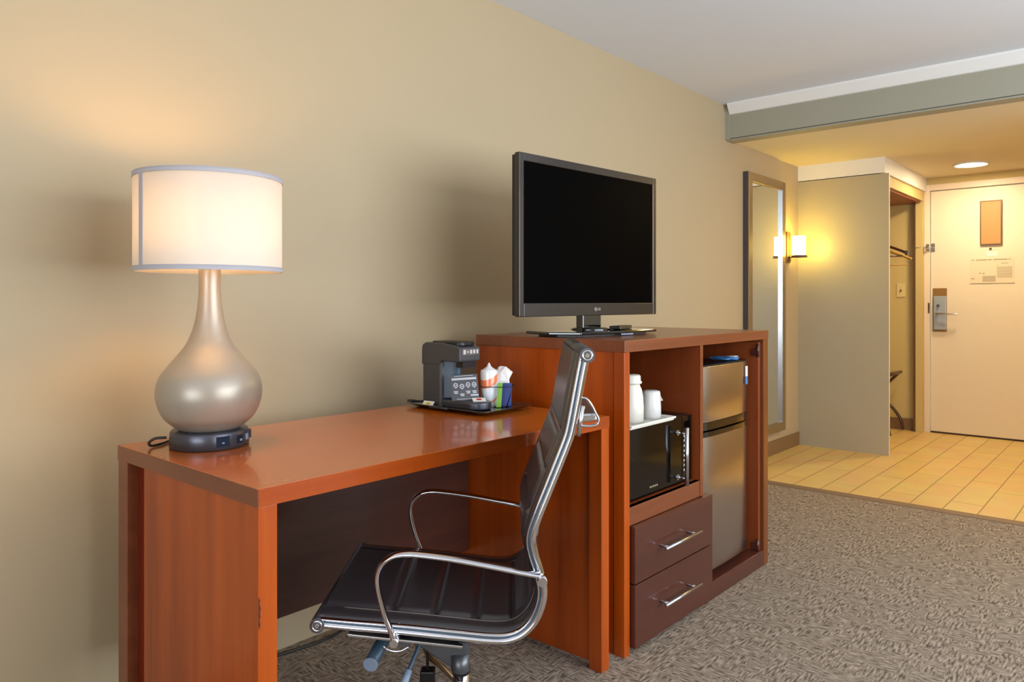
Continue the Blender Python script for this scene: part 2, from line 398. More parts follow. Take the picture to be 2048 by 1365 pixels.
struct('baseboard_closet', MB().box(.02, .528, YD-.012, YD, 0, .10), M['base'], bev=.002)
# door furniture
lk = obj('lock_plate', MB().box(.664, .767, YD-.006, YD+.002, .851, 1.214), M['brass2'], dr, bev=.002)
obj('lock_case', MB().box(.673, .765, YD-.026, YD-.006, .868, 1.148), M['silver'], lk, bev=.004, seg=3)
obj('thumb_turn', MB().cyl((.708, YD-.026, 1.068), (.708, YD-.036, 1.068), .011).box(.704, .712, YD-.046, YD-.036, 1.055, 1.081), M['mech'], lk)
obj('lever', MB().cyl((.700, YD-.026, 1.002), (.700, YD-.06, 1.002), .010).tube(crom([(.700, YD-.06, 1.002), (.76, YD-.066, 1.003), (.83, YD-.062, 1.001), (.852, YD-.058, 1.0)]), .0075), M['chrome_soft'], lk)
obj('peephole', MB().cyl((1.075, YD+.002, 1.528), (1.075, YD-.006, 1.528), .009), M['bronze'], dr)
obj('peephole_sticker', MB().box(1.045, 1.125, YD-.0005, YD+.002, 1.470, 1.508), M['paper'], dr)
obj('strike_plate', MB().box(.630, .643, YD-.021, YD-.017, 1.005, 1.09), M['bronze'], bpy.data.objects['trim_11'])
b = MB().box(.650, .678, YD-.006, YD+.002, 1.525, 1.59)
b.tube(crom([(.664, YD-.006, 1.557), (.655, YD-.045, 1.56), (.60, YD-.055, 1.558), (.545, YD-.062, 1.556), (.53, YD-.055, 1.548), (.545, YD-.048, 1.542), (.62, YD-.048, 1.545), (.655, YD-.04, 1.552)]), .0035)
b.box(.618, .640, YD-.024, YD-.017, 1.53, 1.585).cyl((.629, YD-.024, 1.558), (.629, YD-.062, 1.558), .005).cyl((.629, YD-.062, 1.558), (.629, YD-.072, 1.558), .009)
obj('swing_guard', b, M['chrome_soft'], dr)
o = obj('viewer_cover', MB().box(1.009, 1.149, YD-.012, YD-.001, 1.564, 1.911), M['brass'], origin=(1.079, YD-.006, 1.564), bev=.002)
tag(o, 'tall tan rectangular plate mounted high on the cream entry door', 'door plate')
obj('plate_frame', MB().box(1.004, 1.012, YD-.015, YD-.001, 1.559, 1.916).box(1.146, 1.154, YD-.015, YD-.001, 1.559, 1.916).box(1.012, 1.146, YD-.015, YD-.001, 1.559, 1.567).box(1.012, 1.146, YD-.015, YD-.001, 1.908, 1.916), M['bronze'], o)
o = obj('evacuation_notice', MB().box(.932, 1.236, YD-.002, YD-.0005, 1.25, 1.452), mat('aged_notice_paper', rgb(226, 212, 186), .5), origin=(1.084, YD-.002, 1.25))
tag(o, 'faded evacuation plan notice stuck on the cream entry door below the peephole', 'notice')
for q0, q1, za, zc_ in ((.945, .962, 1.437, 1.443), (.975, 1.05, 1.437, 1.443), (1.057, 1.083, 1.437, 1.443), (1.095, 1.19, 1.437, 1.443), (1.197, 1.21, 1.437, 1.443), (1.145, 1.195, 1.408, 1.412), (.995, 1.01, 1.33, 1.336), (1.02, 1.035, 1.326, 1.334), (.94, .965, 1.286, 1.292)):
    obj('printed_line', MB().box(q0, q1, YD-.003, YD-.0005, za, zc_), M['ink2'], o)
b = MB().box(.932, 1.236, YD-.0028, YD-.0005, 1.25, 1.253).box(1.12, 1.123, YD-.0026, YD-.0005, 1.30, 1.40)
for k in range(9): b.box(1.123, 1.222, YD-.0026, YD-.0005, 1.295+.010*k, 1.3015+.010*k)
b.box(1.02, 1.11, YD-.0026, YD-.0005, 1.262, 1.31)
obj('printed_table', b, M['ink'], o)

# ================================================================ WALL MIRROR, SCONCE, SWITCH, DOWNLIGHT
t = root('wall_mirror', (0, 5.09, .15), 'tall narrow framed mirror on the left wall between cabinet and sconce', 'mirror')
my0, my1, mz0, mz1, fw = 4.765, 5.41, .165, 1.975, .062
b = MB().box(.001, .04, my0, my0+fw, mz0, mz1).box(.001, .04, my1-fw, my1, mz0, mz1).box(.001, .04, my0+fw, my1-fw, mz0, mz0+fw).box(.001, .04, my0+fw, my1-fw, mz1-fw, mz1)
obj('frame', b, M['mframe'], t, bev=.003)
obj('frame_edge', MB().box(.001, .034, my0-.006, my0, mz0, mz1), M['mframe_d'], t)
b = MB().box(.024, .041, my1-fw-.003, my1-fw, mz0+fw, mz1-fw)
obj('inner_bead', b, M['chrome_soft'], t)
obj('mirror_glass', MB().box(.012, .024, my0+fw-.004, my1-fw+.004, mz0+fw-.004, mz1-fw+.004), M['mirror'], t)

sy = 5.53
t = root('wall_sconce', (0, sy, 1.39), 'lit wall sconce with opal glass cylinder and bronze bracket beside the tall mirror', 'wall light')
obj('back_plate', MB().box(.001, .018, sy-.032, sy+.032, 1.392, 1.622), M['bronze'], t, bev=.003)
obj('bracket', MB().box(.018, .150, sy-.012, sy+.012, 1.428, 1.438).box(.018, .03, sy-.012, sy+.012, 1.40, 1.438).lathe([(.052, 1.438), (.056, 1.444), (.05, 1.446)], (.092, sy)), M['bronze'], t)
obj('glass_shade', MB().lathe([(.044, 1.446), (.046, 1.45), (.046, 1.588), (.043, 1.588), (.043, 1.452), (.0, 1.450)], (.092, sy)), M['opal'], t)
def pt(name, loc, power, col, rad):
    l = bpy.data.lights.new(name, 'POINT'); l.energy = power; l.color = col; l.shadow_soft_size = rad
    o = bpy.data.objects.new(name, l); COL.objects.link(o); o.location = loc; return o

for lx, ly, lab in ((1.028, 6.496, 'round recessed downlight glowing in the entry ceiling near the door'), (1.95, 5.25, 'added recessed downlight, unseen to the right, warming the entry')):  # the second one is added out of view to warm the hall
    t = root('ceiling_light', (lx, ly, ZS), lab, 'ceiling light', 'recessed entry downlights')
    obj('trim_ring', MB().lathe([(.10, ZS-.001), (.125, ZS-.001), (.12, ZS-.012), (.095, ZS-.010), (.095, ZS-.001)], (lx, ly), cap=False), M['white'], t)
    obj('lens', MB().lathe([(.0, ZS-.016), (.06, ZS-.014), (.095, ZS-.006), (.095, ZS-.001), (0, ZS-.001)], (lx, ly), cap=False), M['down'] if lx < 1.5 else M['down_added'], t)
t = root('wall_switch', (.42, YD, 1.14), 'ivory single switch plate on the closet end wall', 'switch')
obj('plate', MB().box(.385, .455, YD-.006, YD-.0005, 1.14, 1.255), mat('ivory_plastic', rgb(222, 200, 140), .4), t, bev=.002)
obj('toggle', MB().box(.415, .425, YD-.018, YD-.006, 1.19, 1.205), M['bronze'], t)

# ================================================================ CLOSET: rod, hangers, luggage rack
o = obj('closet_rod', MB().cyl((.32, YP+.02, 1.62), (.32, YD-.001, 1.62), .012), M['chrome_soft'], origin=(.32, 6.4, 1.62))
tag(o, 'chrome hanging rod inside the closet', 'clothes rod')
def hanger(y, tip_z, m, label, clips=False, drop=0):
    t = root('clothes_hanger', (.32, y, 1.48), label, 'hanger', 'hangers on the closet rod')
    b = MB(); s = .235
    b.tube(crom([(.32-s, y, tip_z-.006), (.32-s*.5, y, tip_z+.045), (.32, y, tip_z+.085), (.32+s*.5, y, tip_z+.045), (.32+s, y, tip_z-.006)]), .011, 10)
    obj('shoulder_bar', b, m, t)
    obj('hook', MB().tube(crom([(.32, y, tip_z+.088), (.32, y, 1.605), (.335, y, 1.622), (.335, y, 1.628), (.32, y, 1.636), (.305, y, 1.63), (.303, y, 1.615)]), .0022, 8), M['chrome_soft'], t)
    obj('trouser_bar', MB().cyl((.32-s+.01, y, tip_z-.03-drop), (.32+s-.03, y, tip_z-.03-drop), .006), m, t)
    if clips:
        for sx in (-1, 1): obj('clip', MB().box(.32+sx*s-.012, .32+sx*s+.012, y-.014, y+.014, tip_z-.026, tip_z+.012), M['mframe_d'], t, bev=.003)
hw = mat('pale_hanger_wood', rgb(170, 130, 60), .4)
hanger(6.64, 1.505, M['darkwood'], 'dark wooden hanger with metal clips nearest in the closet', True)
hanger(6.80, 1.46, hw, 'pale wooden hanger hanging lower behind the dark one', False, .02)
t = root('luggage_rack', (.25, 6.72, 0), 'folding dark wood luggage rack standing in the closet', 'luggage rack')
for yy in (6.52, 6.93):
    obj('leg', MB().tube(crom([(.43, yy, .50), (.34, yy, .40), (.25, yy, .28), (.14, yy, .13), (.07, yy, .012)]), .012, 10), M['darkwood'], t)
    obj('leg', MB().tube(crom([(.07, yy+.03, .50), (.16, yy+.03, .40), (.25, yy+.03, .29), (.36, yy+.03, .20), (.43, yy+.03, .10), (.45, yy+.03, .012)]), .012, 10), M['darkwood'], t)
for xx in (.07, .43): obj('top_rail', MB().cyl((xx, 6.50, .50), (xx, 6.975, .50), .014), M['darkwood'], t)
for k, yy in enumerate((6.58, 6.73, 6.88)): obj('strap', MB().grid([[(.07+.36*i/8, yy+dy, .512-.02*math.sin(PI*i/8)) for i in range(9)] for dy in (-.025, .025)]), M['black'], t)

# ================================================================ DESK
XF, XBk = .857, .22
t = root('desk', (.54, 1.3, 0), 'long cherry wood writing desk under the table lamp and coffee tray', 'desk')
o = obj('desktop', MB().box(XBk, XF, .72, 1.874, .7275, .762), M['top'], t, bev=.0012)
obj('front_edge_band', MB().box(XF, XF+.0015, .7205, 1.8735, .7275, .7612), M['wood_y'], o)
obj('end_edge_band', MB().box(XBk, XF+.0015, .7185, .72, .7275, .7612), M['edge_x'], o)
for nm, (y0, y1) in {'left': (.72, .76), 'right': (1.834, 1.874)}.items():
    lg_ = obj('leg', MB().box(.811, XF, y0, y1, 0, .7275), M['wood_z'], t, bev=.0015)
    if nm == 'left':
        obj('worn_patch', MB().prism([(.7212, .562), (.7240, .556), (.7228, .549), (.7256, .541), (.7236, .533), (.7250, .527), (.7230, .519), (.7248, .510), (.7225, .502), (.7212, .508)], XF-.0002, XF+.0005, 'x'), M['seam'], lg_)
    obj('leg', MB().box(XBk, .272, y0, y1, 0, .7275), M['edge_x'] if nm == 'left' else M['wood_z'], t, bev=.0015)
obj('end_panel', MB().box(.355, .811, .724, .752, .02, .7275), M['wood_z'], t, bev=.001)
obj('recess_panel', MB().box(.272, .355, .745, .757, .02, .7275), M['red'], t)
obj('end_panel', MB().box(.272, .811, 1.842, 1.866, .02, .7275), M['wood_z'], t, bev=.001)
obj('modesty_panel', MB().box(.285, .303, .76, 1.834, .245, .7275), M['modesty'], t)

# power cord along the wall under the desk
o = obj('power_cord', MB().tube(crom([(.03, .95, .006), (.035, 1.2, .006), (.06, 1.42, .006), (.03, 1.6, .006), (.16, 1.75, .006), (.10, 1.9, .006)]), .0045, 8), M['cord'], origin=(.03, 1.3, 0))
tag(o, 'black power cord lying on the carpet behind the desk', 'cord')

# ================================================================ TABLE LAMP
LX, LY = .389, .863
t = root('table_lamp', (LX, LY, .762), 'gourd shaped champagne table lamp with white drum shade on desk', 'table lamp')
ring = obj('power_base', MB().lathe([(.087, .7622), (.0895, .765), (.088, .798), (.085, .803), (.0, .803)], (LX, LY), 64), M['slate'], t)
prof = [(.070, .803), (.080, .808), (.098, .822), (.110, .834), (.120, .853), (.1265, .874), (.128, .892), (.1255, .912), (.117, .933), (.103, .951), (.088, .968), (.073, .985), (.060, 1.003), (.0495, 1.022), (.0405, 1.045), (.034, 1.072), (.0295, 1.105), (.0268, 1.14), (.0258, 1.20), (.0, 1.20)]
prof = [(r_*(.935 if z_ < 1.0 else .92), z_) for r_, z_ in prof]
obj('body', MB().lathe(crom(prof, 4), (LX, LY), 72), M['lampbody'], t)
SR, S0, S1 = .166, 1.178, 1.405
def ringm(r0, r1, za, zb): return MB().lathe([(r1, za), (r1, zb), (r0, zb), (r0, za), (r1, za)], (LX, LY), 96, cap=False)
sh = obj('lamp_shade', ringm(SR-.0012, SR, S0, S1), M['shade'], t)
obj('trim_band', ringm(SR, SR+.0016, S0, S0+.011), M['band'], sh, label='grey band at the bottom rim of the shade')
obj('trim_band', ringm(SR, SR+.0016, S1-.011, S1), M['band'], sh, label='grey band at the top rim of the shade')
# the seam of the shade
def on_ring(ang, r): return (LX+r*math.cos(ang), LY+r*math.sin(ang))
vd = math.atan2(CAM[1]-LY, CAM[0]-LX)
sa = vd-1.02
b = MB(); vs = []
for aa in (sa-.045, sa, sa+.045):
    for rr in (SR, SR+.0014): vs.append(on_ring(aa, rr))
poly = [vs[0], vs[2], vs[4], vs[5], vs[3], vs[1]]
b.prism(poly, S0+.011, S1-.011); obj('seam', b, M['band'], sh)
hs = obj('socket', MB().lathe([(.0, 1.20), (.016, 1.20), (.018, 1.215), (.018, 1.255), (.0, 1.255)], (LX, LY), 24, cap=False), M['mech'], t)
b = MB().lathe([(.012, 1.255), (.014, 1.27), (.028, 1.295), (.031, 1.312), (.026, 1.335), (.0, 1.345)], (LX, LY), 24)
obj('light_bulb', b, M['bulb'], t)
b = MB()
for k in range(3):
    aa = 2*PI*k/3+.4; b.cyl((LX, LY, S1-.02), (*on_ring(aa, SR-.001), S1-.012), .0016, 8)
b.cyl((LX, LY, 1.345), (LX, LY, S1-.01), .002, 8)
obj('spider_fitting', b, M['mech'], t)
# outlets, ports and button around the power base
def base_rect(ang, w, h, zc, d, nm, m, par):
    r = .0885; c = Vector((LX+r*math.cos(ang), LY+r*math.sin(ang), zc)); n = Vector((math.cos(ang), math.sin(ang), 0)); s = Vector((-n.y, n.x, 0)); u = Vector((0,0,1))
    b = MB(); vs = []
    for dn in (-.004, d):
        for a_, b_ in ((-1,-1),(1,-1),(1,1),(-1,1)): vs.append(c+n*dn+s*(a_*w/2)+u*(b_*h/2))
    b.add(vs, [(0,3,2,1),(4,5,6,7),(0,1,5,4),(1,2,6,5),(2,3,7,6),(3,0,4,7)])
    return obj(nm, b, m, par)
navy = mat('navy_outlet', rgb(22, 32, 50), .6, spec=.15)
base_rect(vd+.33, .030, .024, .783, .0012, 'power_outlet', navy, ring)
base_rect(vd+.33, .006, .003, .780, .0018, 'ground_slot', M['mech'], ring)
base_rect(vd+.84, .016, .018, .783, .0015, 'usb_port', navy, ring)
base_rect(vd+.86, .007, .005, .781, .0024, 'usb_port', M['teal_cap'], ring)
base_rect(vd+1.18, .014, .014, .784, .0015, 'usb_port', M['teal_cap'], ring)
base_rect(vd+1.62, .018, .02, .785, .005, 'rocker_switch', M['black'], ring)
b = MB().tube(crom([(*on_ring(vd-1.55, .094), .787), (*on_ring(vd-1.55, .118), .787), (*on_ring(vd-1.62, .132), .776), (*on_ring(vd-1.72, .128), .7665), (*on_ring(vd-1.95, .115), .766), (*on_ring(vd-2.4, .120), .766), (.235, .95, .766), (.205, .98, .764), (.200, .985, .70), (.198, .99, .3)]), .0032, 8)
obj('power_cord', b, M['cord'], t)

# ================================================================ CABINET
YC0, YC1, ZC = 1.958, 3.074, .985
t = root('cabinet', (.54, 2.5, 0), 'cherry wood hotel cabinet housing microwave, two drawers and fridge under the television', 'cabinet')
o = obj('cabinet_top', MB().box(XBk, XF+.002, YC0, YC1, .948, ZC), M['edge'], t, bev=.0012)
# left end: stiles and inset panel
obj('side_panel', MB().box(XBk, .815, YC0+.004, YC0+.030, 0, .948), M['wood_z'], t)
obj('front_post', MB().box(.818, XF, YC0, 1.990, 0, .948), M['wood_z'], t, bev=.0015)
obj('divider', MB().box(.24, XF-.002, 2.462, 2.482, .403, .948), M['inner'], t)
obj('front_edge', MB().box(XF-.002, XF, 2.461, 2.483, .403, .948), M['edge'], t)
obj('side_panel', MB().box(XBk, XF, 3.030, YC1, 0, .948), M['edge_z'], t, bev=.0015)
pd = obj('pocket_door', MB().box(.33, XF-.012, 3.002, 3.022, .05, .935), M['inner'], t, bev=.001, label='brown door folded back into the side of the fridge bay')
obj('back_panel', MB().box(XBk, XBk+.012, YC0+.03, 3.03, .02, .948), M['inner'], t)
obj('shelf', MB().box(XBk+.012, XF-.003, 1.990, 2.462, .435, .460), M['inner'], t)
obj('rail', MB().box(XF-.02, XF-.002, 1.990, 2.462, .403, .46), M['edge'], t)
obj('plinth', MB().box(.24, XF-.001, 2.50, 3.03, 0, .066), M['drawer'], t, bev=.002)
obj('bay_wall', MB().box(.24, XF-.004, 2.482, 2.500, 0, .403), M['inner'], t)
for z0, z1, nm in ((.222, .401, 'upper'), (.020, .218, 'lower')):
    d = obj('drawer', MB().box(.832, XF+.016, 1.995, 2.526, z0, z1), M['drawer'], t, bev=.0015)
    zc = z1-.093
    b = MB().cyl((XF+.05, 2.125, zc), (XF+.05, 2.372, zc), .0055, 16)
    for yy in (2.150, 2.335): b.cyl((XF+.016, yy, zc), (XF+.05, yy, zc), .0045, 12)
    obj('handle', b, M['chrome_soft'], d)
# small hinge hardware at the pocket door
obj('hinge', MB().box(.82, .85, 2.994, 3.002, .07, .10).cyl((.845, 2.998, .06), (.845, 2.998, .115), .006), M['drawer'], t)
obj('hinge', MB().box(.82, .85, 2.994, 3.002, .88, .91).cyl((.845, 2.998, .875), (.845, 2.998, .93), .006), M['drawer'], t)

# ---------------- fridge
t = root('mini_fridge', (.55, 2.72, .066), 'two door steel mini fridge standing in the right bay of the cabinet', 'fridge')
fy0, fy1 = 2.503, 2.945
obj('body', MB().box(.28, .775, fy0, fy1, .0665, .862), M['black'], t, bev=.003)
def curved(y0, y1, z0, z1, xb, xf, bulge):
    n = 14; poly = [(xb, y0)]
    for k in range(n+1):
        u = k/n; poly.append((xf-bulge*(2*u-1)**4-bulge*.35*(2*u-1)**2, y0+(y1-y0)*u))
    poly.append((xb, y1)); return MB().prism(poly, z0, z1)
d1 = obj('freezer_door', curved(fy0, fy1, .652, .862, .778, .834, .010), M['steel'], t, bev=.002)
d2 = obj('fridge_door', curved(fy0, fy1, .092, .600, .778, .834, .010), M['steel'], t, bev=.002)
for d in (d1, d2):
    for p in d.data.polygons: p.use_smooth = abs(p.normal.z) < .5 and p.normal.x > .3
g1 = obj('grip', curved(fy0, fy1, .624, .652, .778, .836, .010), M['black_gloss'], d1)
g2 = obj('grip', curved(fy0, fy1, .600, .619, .778, .842, .012), M['black_gloss'], d2)
obj('top_cap', curved(fy0, fy1, .862, .868, .778, .832, .010), M['black'], d1)
obj('kick_plate', MB().box(.775, .80, fy0+.01, fy1-.01, .0665, .088), M['black'], t)
obj('energy_sticker', MB().box(.8305, .8335, fy1-.040, fy1-.022, .80, .842), M['paper'], d1)
obj('energy_sticker', MB().box(.8305, .8335, fy1-.040, fy1-.022, .768, .798), M['bluep'], d1, label='blue green sticker below the white one')

# ---------------- blue packet on the fridge
def crumple(c, sx, sy, sz, m, name, parent=None, origin=None, seed=1, n=14, rz=0):
    rnd = random.Random(seed); rows = []
    ph = [rnd.uniform(0, 6.28) for _ in range(8)]
    for i in range(n+1):
        th = PI*i/n; row = []
        for k in range(n*2):
            a = 2*PI*k/(2*n)
            q = 1+.12*math.sin(3*a+ph[0]+2*th)+.08*math.sin(5*a+ph[1]-3*th)+rnd.uniform(-.03, .03)
            ca, sa_ = math.cos(a), math.sin(a)
            px = math.copysign(abs(ca)**.6, ca)*math.sin(th)**.6; py = math.copysign(abs(sa_)**.6, sa_)*math.sin(th)**.6
            x, y = px*sx*q, py*sy*q
            row.append((c[0]+x*math.cos(rz)-y*math.sin(rz), c[1]+x*math.sin(rz)+y*math.cos(rz), c[2]+math.cos(th)*sz*(1+.1*math.sin(2*a+ph[3]))))
        rows.append(row)
    return obj(name, MB().grid(rows, closed_v=True), m, parent, origin=origin)
o = crumple((.775, 2.83, .8765), .05, .05, .0075, M['bluep'], 'plastic_packet', origin=(.775, 2.83, .869), seed=4)
tag(o, 'blue and white plastic packet lying on top of the mini fridge', 'packet')
crumple((.79, 2.86, .883), .02, .035, .003, M['wrap'], 'white_flap', o, seed=9)

# ---------------- microwave
t = root('microwave', (.62, 2.22, .4605), 'black glass microwave with steel bar handle on the cabinet shelf', 'microwave')
obj('body', MB().box(.44, .815, 2.0, 2.445, .468, .700), M['black'], t, bev=.003)
for xx in (.47, .78):
    for yy in (2.03, 2.41): obj('foot', MB().cyl((xx, yy, .4603), (xx, yy, .469), .012), M['black'], t)
dd = obj('door', MB().box(.815, .832, 2.0, 2.372, .465, .698), M['oven'], t, bev=.002)
pp = obj('control_panel', MB().box(.815, .832, 2.374, 2.445, .465, .698), M['oven'], t, bev=.002)
b = MB().cyl((.868, 2.34, .467), (.868, 2.34, .668), .0075, 16)
for z in (.490, .646): b.cyl((.832, 2.34, z), (.868, 2.34, z), .0042, 12).cyl((.832, 2.34, z), (.835, 2.34, z), .010, 16)
obj('handle', b, M['chrome_soft'], dd)
b = MB()
for k, z in enumerate((.625, .608, .59, .572, .555, .538, .521, .504)): b.box(.832, .8324, 2.385, 2.393, z, z+.008).box(.832, .8324, 2.400, 2.406, z+.002, z+.006)
obj('key_symbols', b, M['logo'], pp)
obj('display', MB().box(.832, .8323, 2.385, 2.43, .655, .68), M['screen'], pp)
b = MB()
for k in range(5): b.box(.832, .8323, 2.152+.011*k, 2.159+.011*k, .487, .493)
obj('faint_lettering', b, M['ink2'], dd)

# ---------------- white tray with cups on the microwave
t = root('serving_tray', (.74, 2.14, .7005), 'white plastic tray lying on top of the microwave holding wrapped cups', 'tray')
b = MB().box(.60, .852, 1.996, 2.272, .7005, .706).box(.60, .606, 1.996, 2.272, .706, .716).box(.853, .862, 1.993, 2.276, .7085, .7155).box(.606, .855, 1.993, 1.999, .706, .7155).box(.606, .855, 2.27, 2.276, .706, .7155)
b.box(.852, .856, 1.996, 2.272, .7025, .7085)
obj('tray_body', b, M['plastic_wh'], t, bev=.0015)
zt = .7062
cx, cy = .785, 2.108
t = root('ice_bucket', (cx, cy, zt), 'tall white wrapped container with flared lid on the white tray', 'container')
obj('body', MB().lathe([(.0, zt), (.043, zt), (.044, zt+.05), (.042, zt+.085), (.038, zt+.108), (.031, zt+.124), (.029, zt+.13), (.0, zt+.13)], (cx, cy), 40, cap=False), M['plastic_wh'], t)
obj('lid', MB().lathe([(.0, zt+.13), (.036, zt+.129), (.0385, zt+.134), (.034, zt+.139), (.0335, zt+.154), (.030, zt+.158), (.0, zt+.158)], (cx, cy), 40, cap=False), M['plastic_wh'], t)
cx, cy = .795, 2.235-.01
t = root('plastic_cup', (cx, cy, zt), 'upturned cup in milky plastic wrap at the right of the white tray', 'cup')
obj('cup_body', MB().lathe([(.0, zt), (.0335, zt), (.033, zt+.04), (.031, zt+.085), (.029, zt+.094), (.02, zt+.097), (.0, zt+.097)], (cx, cy), 40, cap=False), M['wrap'], t)
b = MB().add([(cx+.012, cy+.024, zt+.092), (cx-.012, cy+.026, zt+.090), (cx+.016, cy+.050, zt+.058), (cx+.026, cy+.020, zt+.060), (cx+.012, cy+.026, zt+.0915), (cx+.016, cy+.052, zt+.0575)], [(0,1,2),(0,2,3),(4,1,5),(4,5,3)])
obj('wrap_flap', b, M['wrap'], t)

# ================================================================ TELEVISION
TVX, TVY, TA = .5425, 2.251, -math.radians(4.2)
t = root('television', (TVX, TVY, ZC), 'large flat screen television with black screen standing on the cabinet', 'television', rz=TA, local=True)
z0, z1, hw_ = 1.055-ZC, 1.603-ZC, .393
bz = MB()
bz.box(-.022, 0, -hw_, -hw_+.022, z0, z1).box(-.022, 0, hw_-.022, hw_, z0, z1).box(-.022, 0, -hw_+.022, hw_-.022, z1-.028, z1).box(-.022, 0, -hw_+.022, hw_-.022, z0, z0+.046)
fr = obj('bezel', bz, M['tvbez'], t, bev=.0025)
obj('back_shell', MB().box(-.040, -.022, -hw_+.004, hw_-.004, z0+.004, z1-.004).box(-.065, -.040, -hw_+.10, hw_-.10, z0+.05, z1-.12), M['black'], t, bev=.004)
obj('screen', MB().box(-.012, -.004, -hw_+.021, hw_-.021, z0+.045, z1-.027), M['screen'], t)
b = MB().box(-.004, -.0005, hw_-.024, hw_-.022, z0+.046, z1-.028)
obj('screen_lip', b, M['chrome_soft'], fr)
# logo: ring face and two letters
Mx = Matrix(((0, 0, 1, .0004), (1, 0, 0, .026), (0, 1, 0, z0+.023), (0, 0, 0, 1)))
text('logo_letters', 'LG', .013, M['logo'], t, Mx)
b = MB().tube([(.0005, .006+.0062*math.cos(2*PI*k/20), z0+.023+.0062*math.sin(2*PI*k/20)) for k in range(20)], .0007, 6, closed=True)
b.box(0, .0009, .0055, .0065, z0+.0195, z0+.0265).box(0, .0009, .006, .0115, z0+.0222, z0+.0232).box(0, .0009, .003, .0042, z0+.0245, z0+.0257)
obj('logo_ring', b, M['logo'], t)
nk = obj('stand_neck', MB().prism([(-.045, -.055), (-.012, -.055), (-.012, .055), (-.045, .055)], .014, z0+.05), M['black_gloss'], t, bev=.006, seg=3)
# foot plate: a thin glossy sheet with a raised centre, its corners cut back
poly = [(-.10, -.26), (.03, -.285), (.12, -.22), (.135, 0), (.12, .22), (.03, .285), (-.10, .26)]
obj('stand_foot', MB().prism(poly, .008, .018), M['black_gloss'], t, bev=.003)
obj('foot_pad', MB().prism([(p[0]*.82, p[1]*.82) for p in poly], .0005, .008), M['grey_plastic'], t)
obj('foot_collar', MB().lathe([(.075, .018), (.06, .026), (.0, .030)], (-.02, 0), 40), M['black_gloss'], t)
obj('foot_sticker', MB().box(.1345, .136, -.02, .05, .0035, .0085), M['teal_cap'], t)
# remote control lying beside the neck
o = obj('remote_control', MB().box(-.022, .022, -.07, .07, 0, .013), M['black'], origin=None, bev=.004, seg=3)
o.location = (.585, 2.36, 1.0036); o.rotation_euler = (0, 0, .25)
tag(o, 'small black remote control lying on the television foot', 'remote control')

# ================================================================ COFFEE TRAY
t = root('coffee_tray', (.41, 1.72, .762), 'black rectangular tray with turned up rim at the far end of the desk', 'tray')
tx0, tx1, ty0, ty1 = .235, .595, 1.600, 1.845
def rr(x0, x1, y0, y1, r, n=5):
    out = []
    for cx_, cy_, a0 in ((x1-r, y1-r, 0), (x0+r, y1-r, PI/2), (x0+r, y0+r, PI), (x1-r, y0+r, 1.5*PI)):
        for k in range(n+1):
            a = a0+PI/2*k/n; out.append((cx_+r*math.cos(a), cy_+r*math.sin(a)))
    return out
rows = []
for d, z in ((.034, .7625), (.030, .7625), (.012, .768), (.0, .775), (-.004, .7755), (-.004, .7765), (.002, .7772), (.014, .770), (.032, .7655), (.036, .7652)):
    rows.append([(x, y, z) for x, y in rr(tx0+d, tx1-d, ty0+d, ty1-d, max(.012, .03-d*.3))])
b = MB().grid(rows, closed_v=True); n_ = len(rows[0]); b.f.append(list(range(n_))); b.smooth.append(False); b.f.append([len(b.v)-n_+k for k in range(n_)]); b.smooth.append(False)
obj('tray_body', b, M['black_gloss'], t)
for sx, yy in ((1, ty0), (-1, ty1)):
    obj('handle', MB().tube(crom([(.38, yy-sx*.002, .772), (.385, yy-sx*.022, .777), (.415, yy-sx*.028, .778), (.445, yy-sx*.022, .777), (.45, yy-sx*.002, .772)]), .003, 8), M['black'], t)
ZT = .7658
# ---------------- coffee maker
mx0, mx1, myA, myB = .268, .362, 1.650, 1.742
t = root('coffee_maker', (.36, 1.69, ZT), 'compact dark grey single cup coffee maker on the black tray', 'coffee maker')
obj('body', MB().prism(rr(mx0, mx1, myA, myB, .012), ZT, .955), M['grey_plastic'], t)
obj('brew_column', MB().prism([(mx1, myA+.012)]+[(mx1+.038*math.sin(PI*k/12), myA+.012+(myB-myA-.024)*k/12) for k in range(13)]+[(mx1, myB-.012)], ZT+.03, .92), M['teal'], t)
b = MB(); n_ = 16
prof_h = [(mx0, .950), (mx0+.004, .966), (mx0+.02, .973), (.36, .974), (.425, .966), (.442, .960), (.446, .955), (.446, .918), (.44, .914), (mx1, .914), (mx1-.01, .90), (mx0, .90)]
b.prism(prof_h, myA-.001, myB+.001, 'y')
obj('brew_head', b, M['grey_plastic'], t, bev=.004, seg=3)
obj('lid', MB().prism(rr(.30, .438, myA+.008, myB-.008, .02), .964, .9775), M['black'], t, bev=.003)
obj('nameplate', MB().box(.4462, .4474, myA+.008, myB-.004, .936, .956), mat('light_metal_plate', rgb(120, 118, 118), .3, .6), t)
b = MB()
for k, (w_, h_) in enumerate(((.010, .014), (.006, .006), (.009, .012), (.009, .012), (.008, .012))):
    yy = myA+.020+.0145*k
    b.box(.4474, .4480, yy-w_/2, yy+w_/2, .946-h_/2, .946+h_/2)
obj('plate_marks', b, M['logo'], t)
obj('brew_spout', MB().prism([(.41, myA+.02), (.44, myA+.02), (.44, myB-.012), (.41, myB-.012)], .895, .914), M['black'], t)
b = MB(); ym = (myA+myB)/2
poly = [(mx1, myA)]+[(.475+.050*math.cos(a), ym+(myB-myA)/2*math.sin(a)) for a in [(-PI/2)+PI*k/16 for k in range(17)]]+[(mx1, myB)]
obj('drip_base', MB().prism(poly, ZT, ZT+.026), M['slate'], t, bev=.007, seg=3)
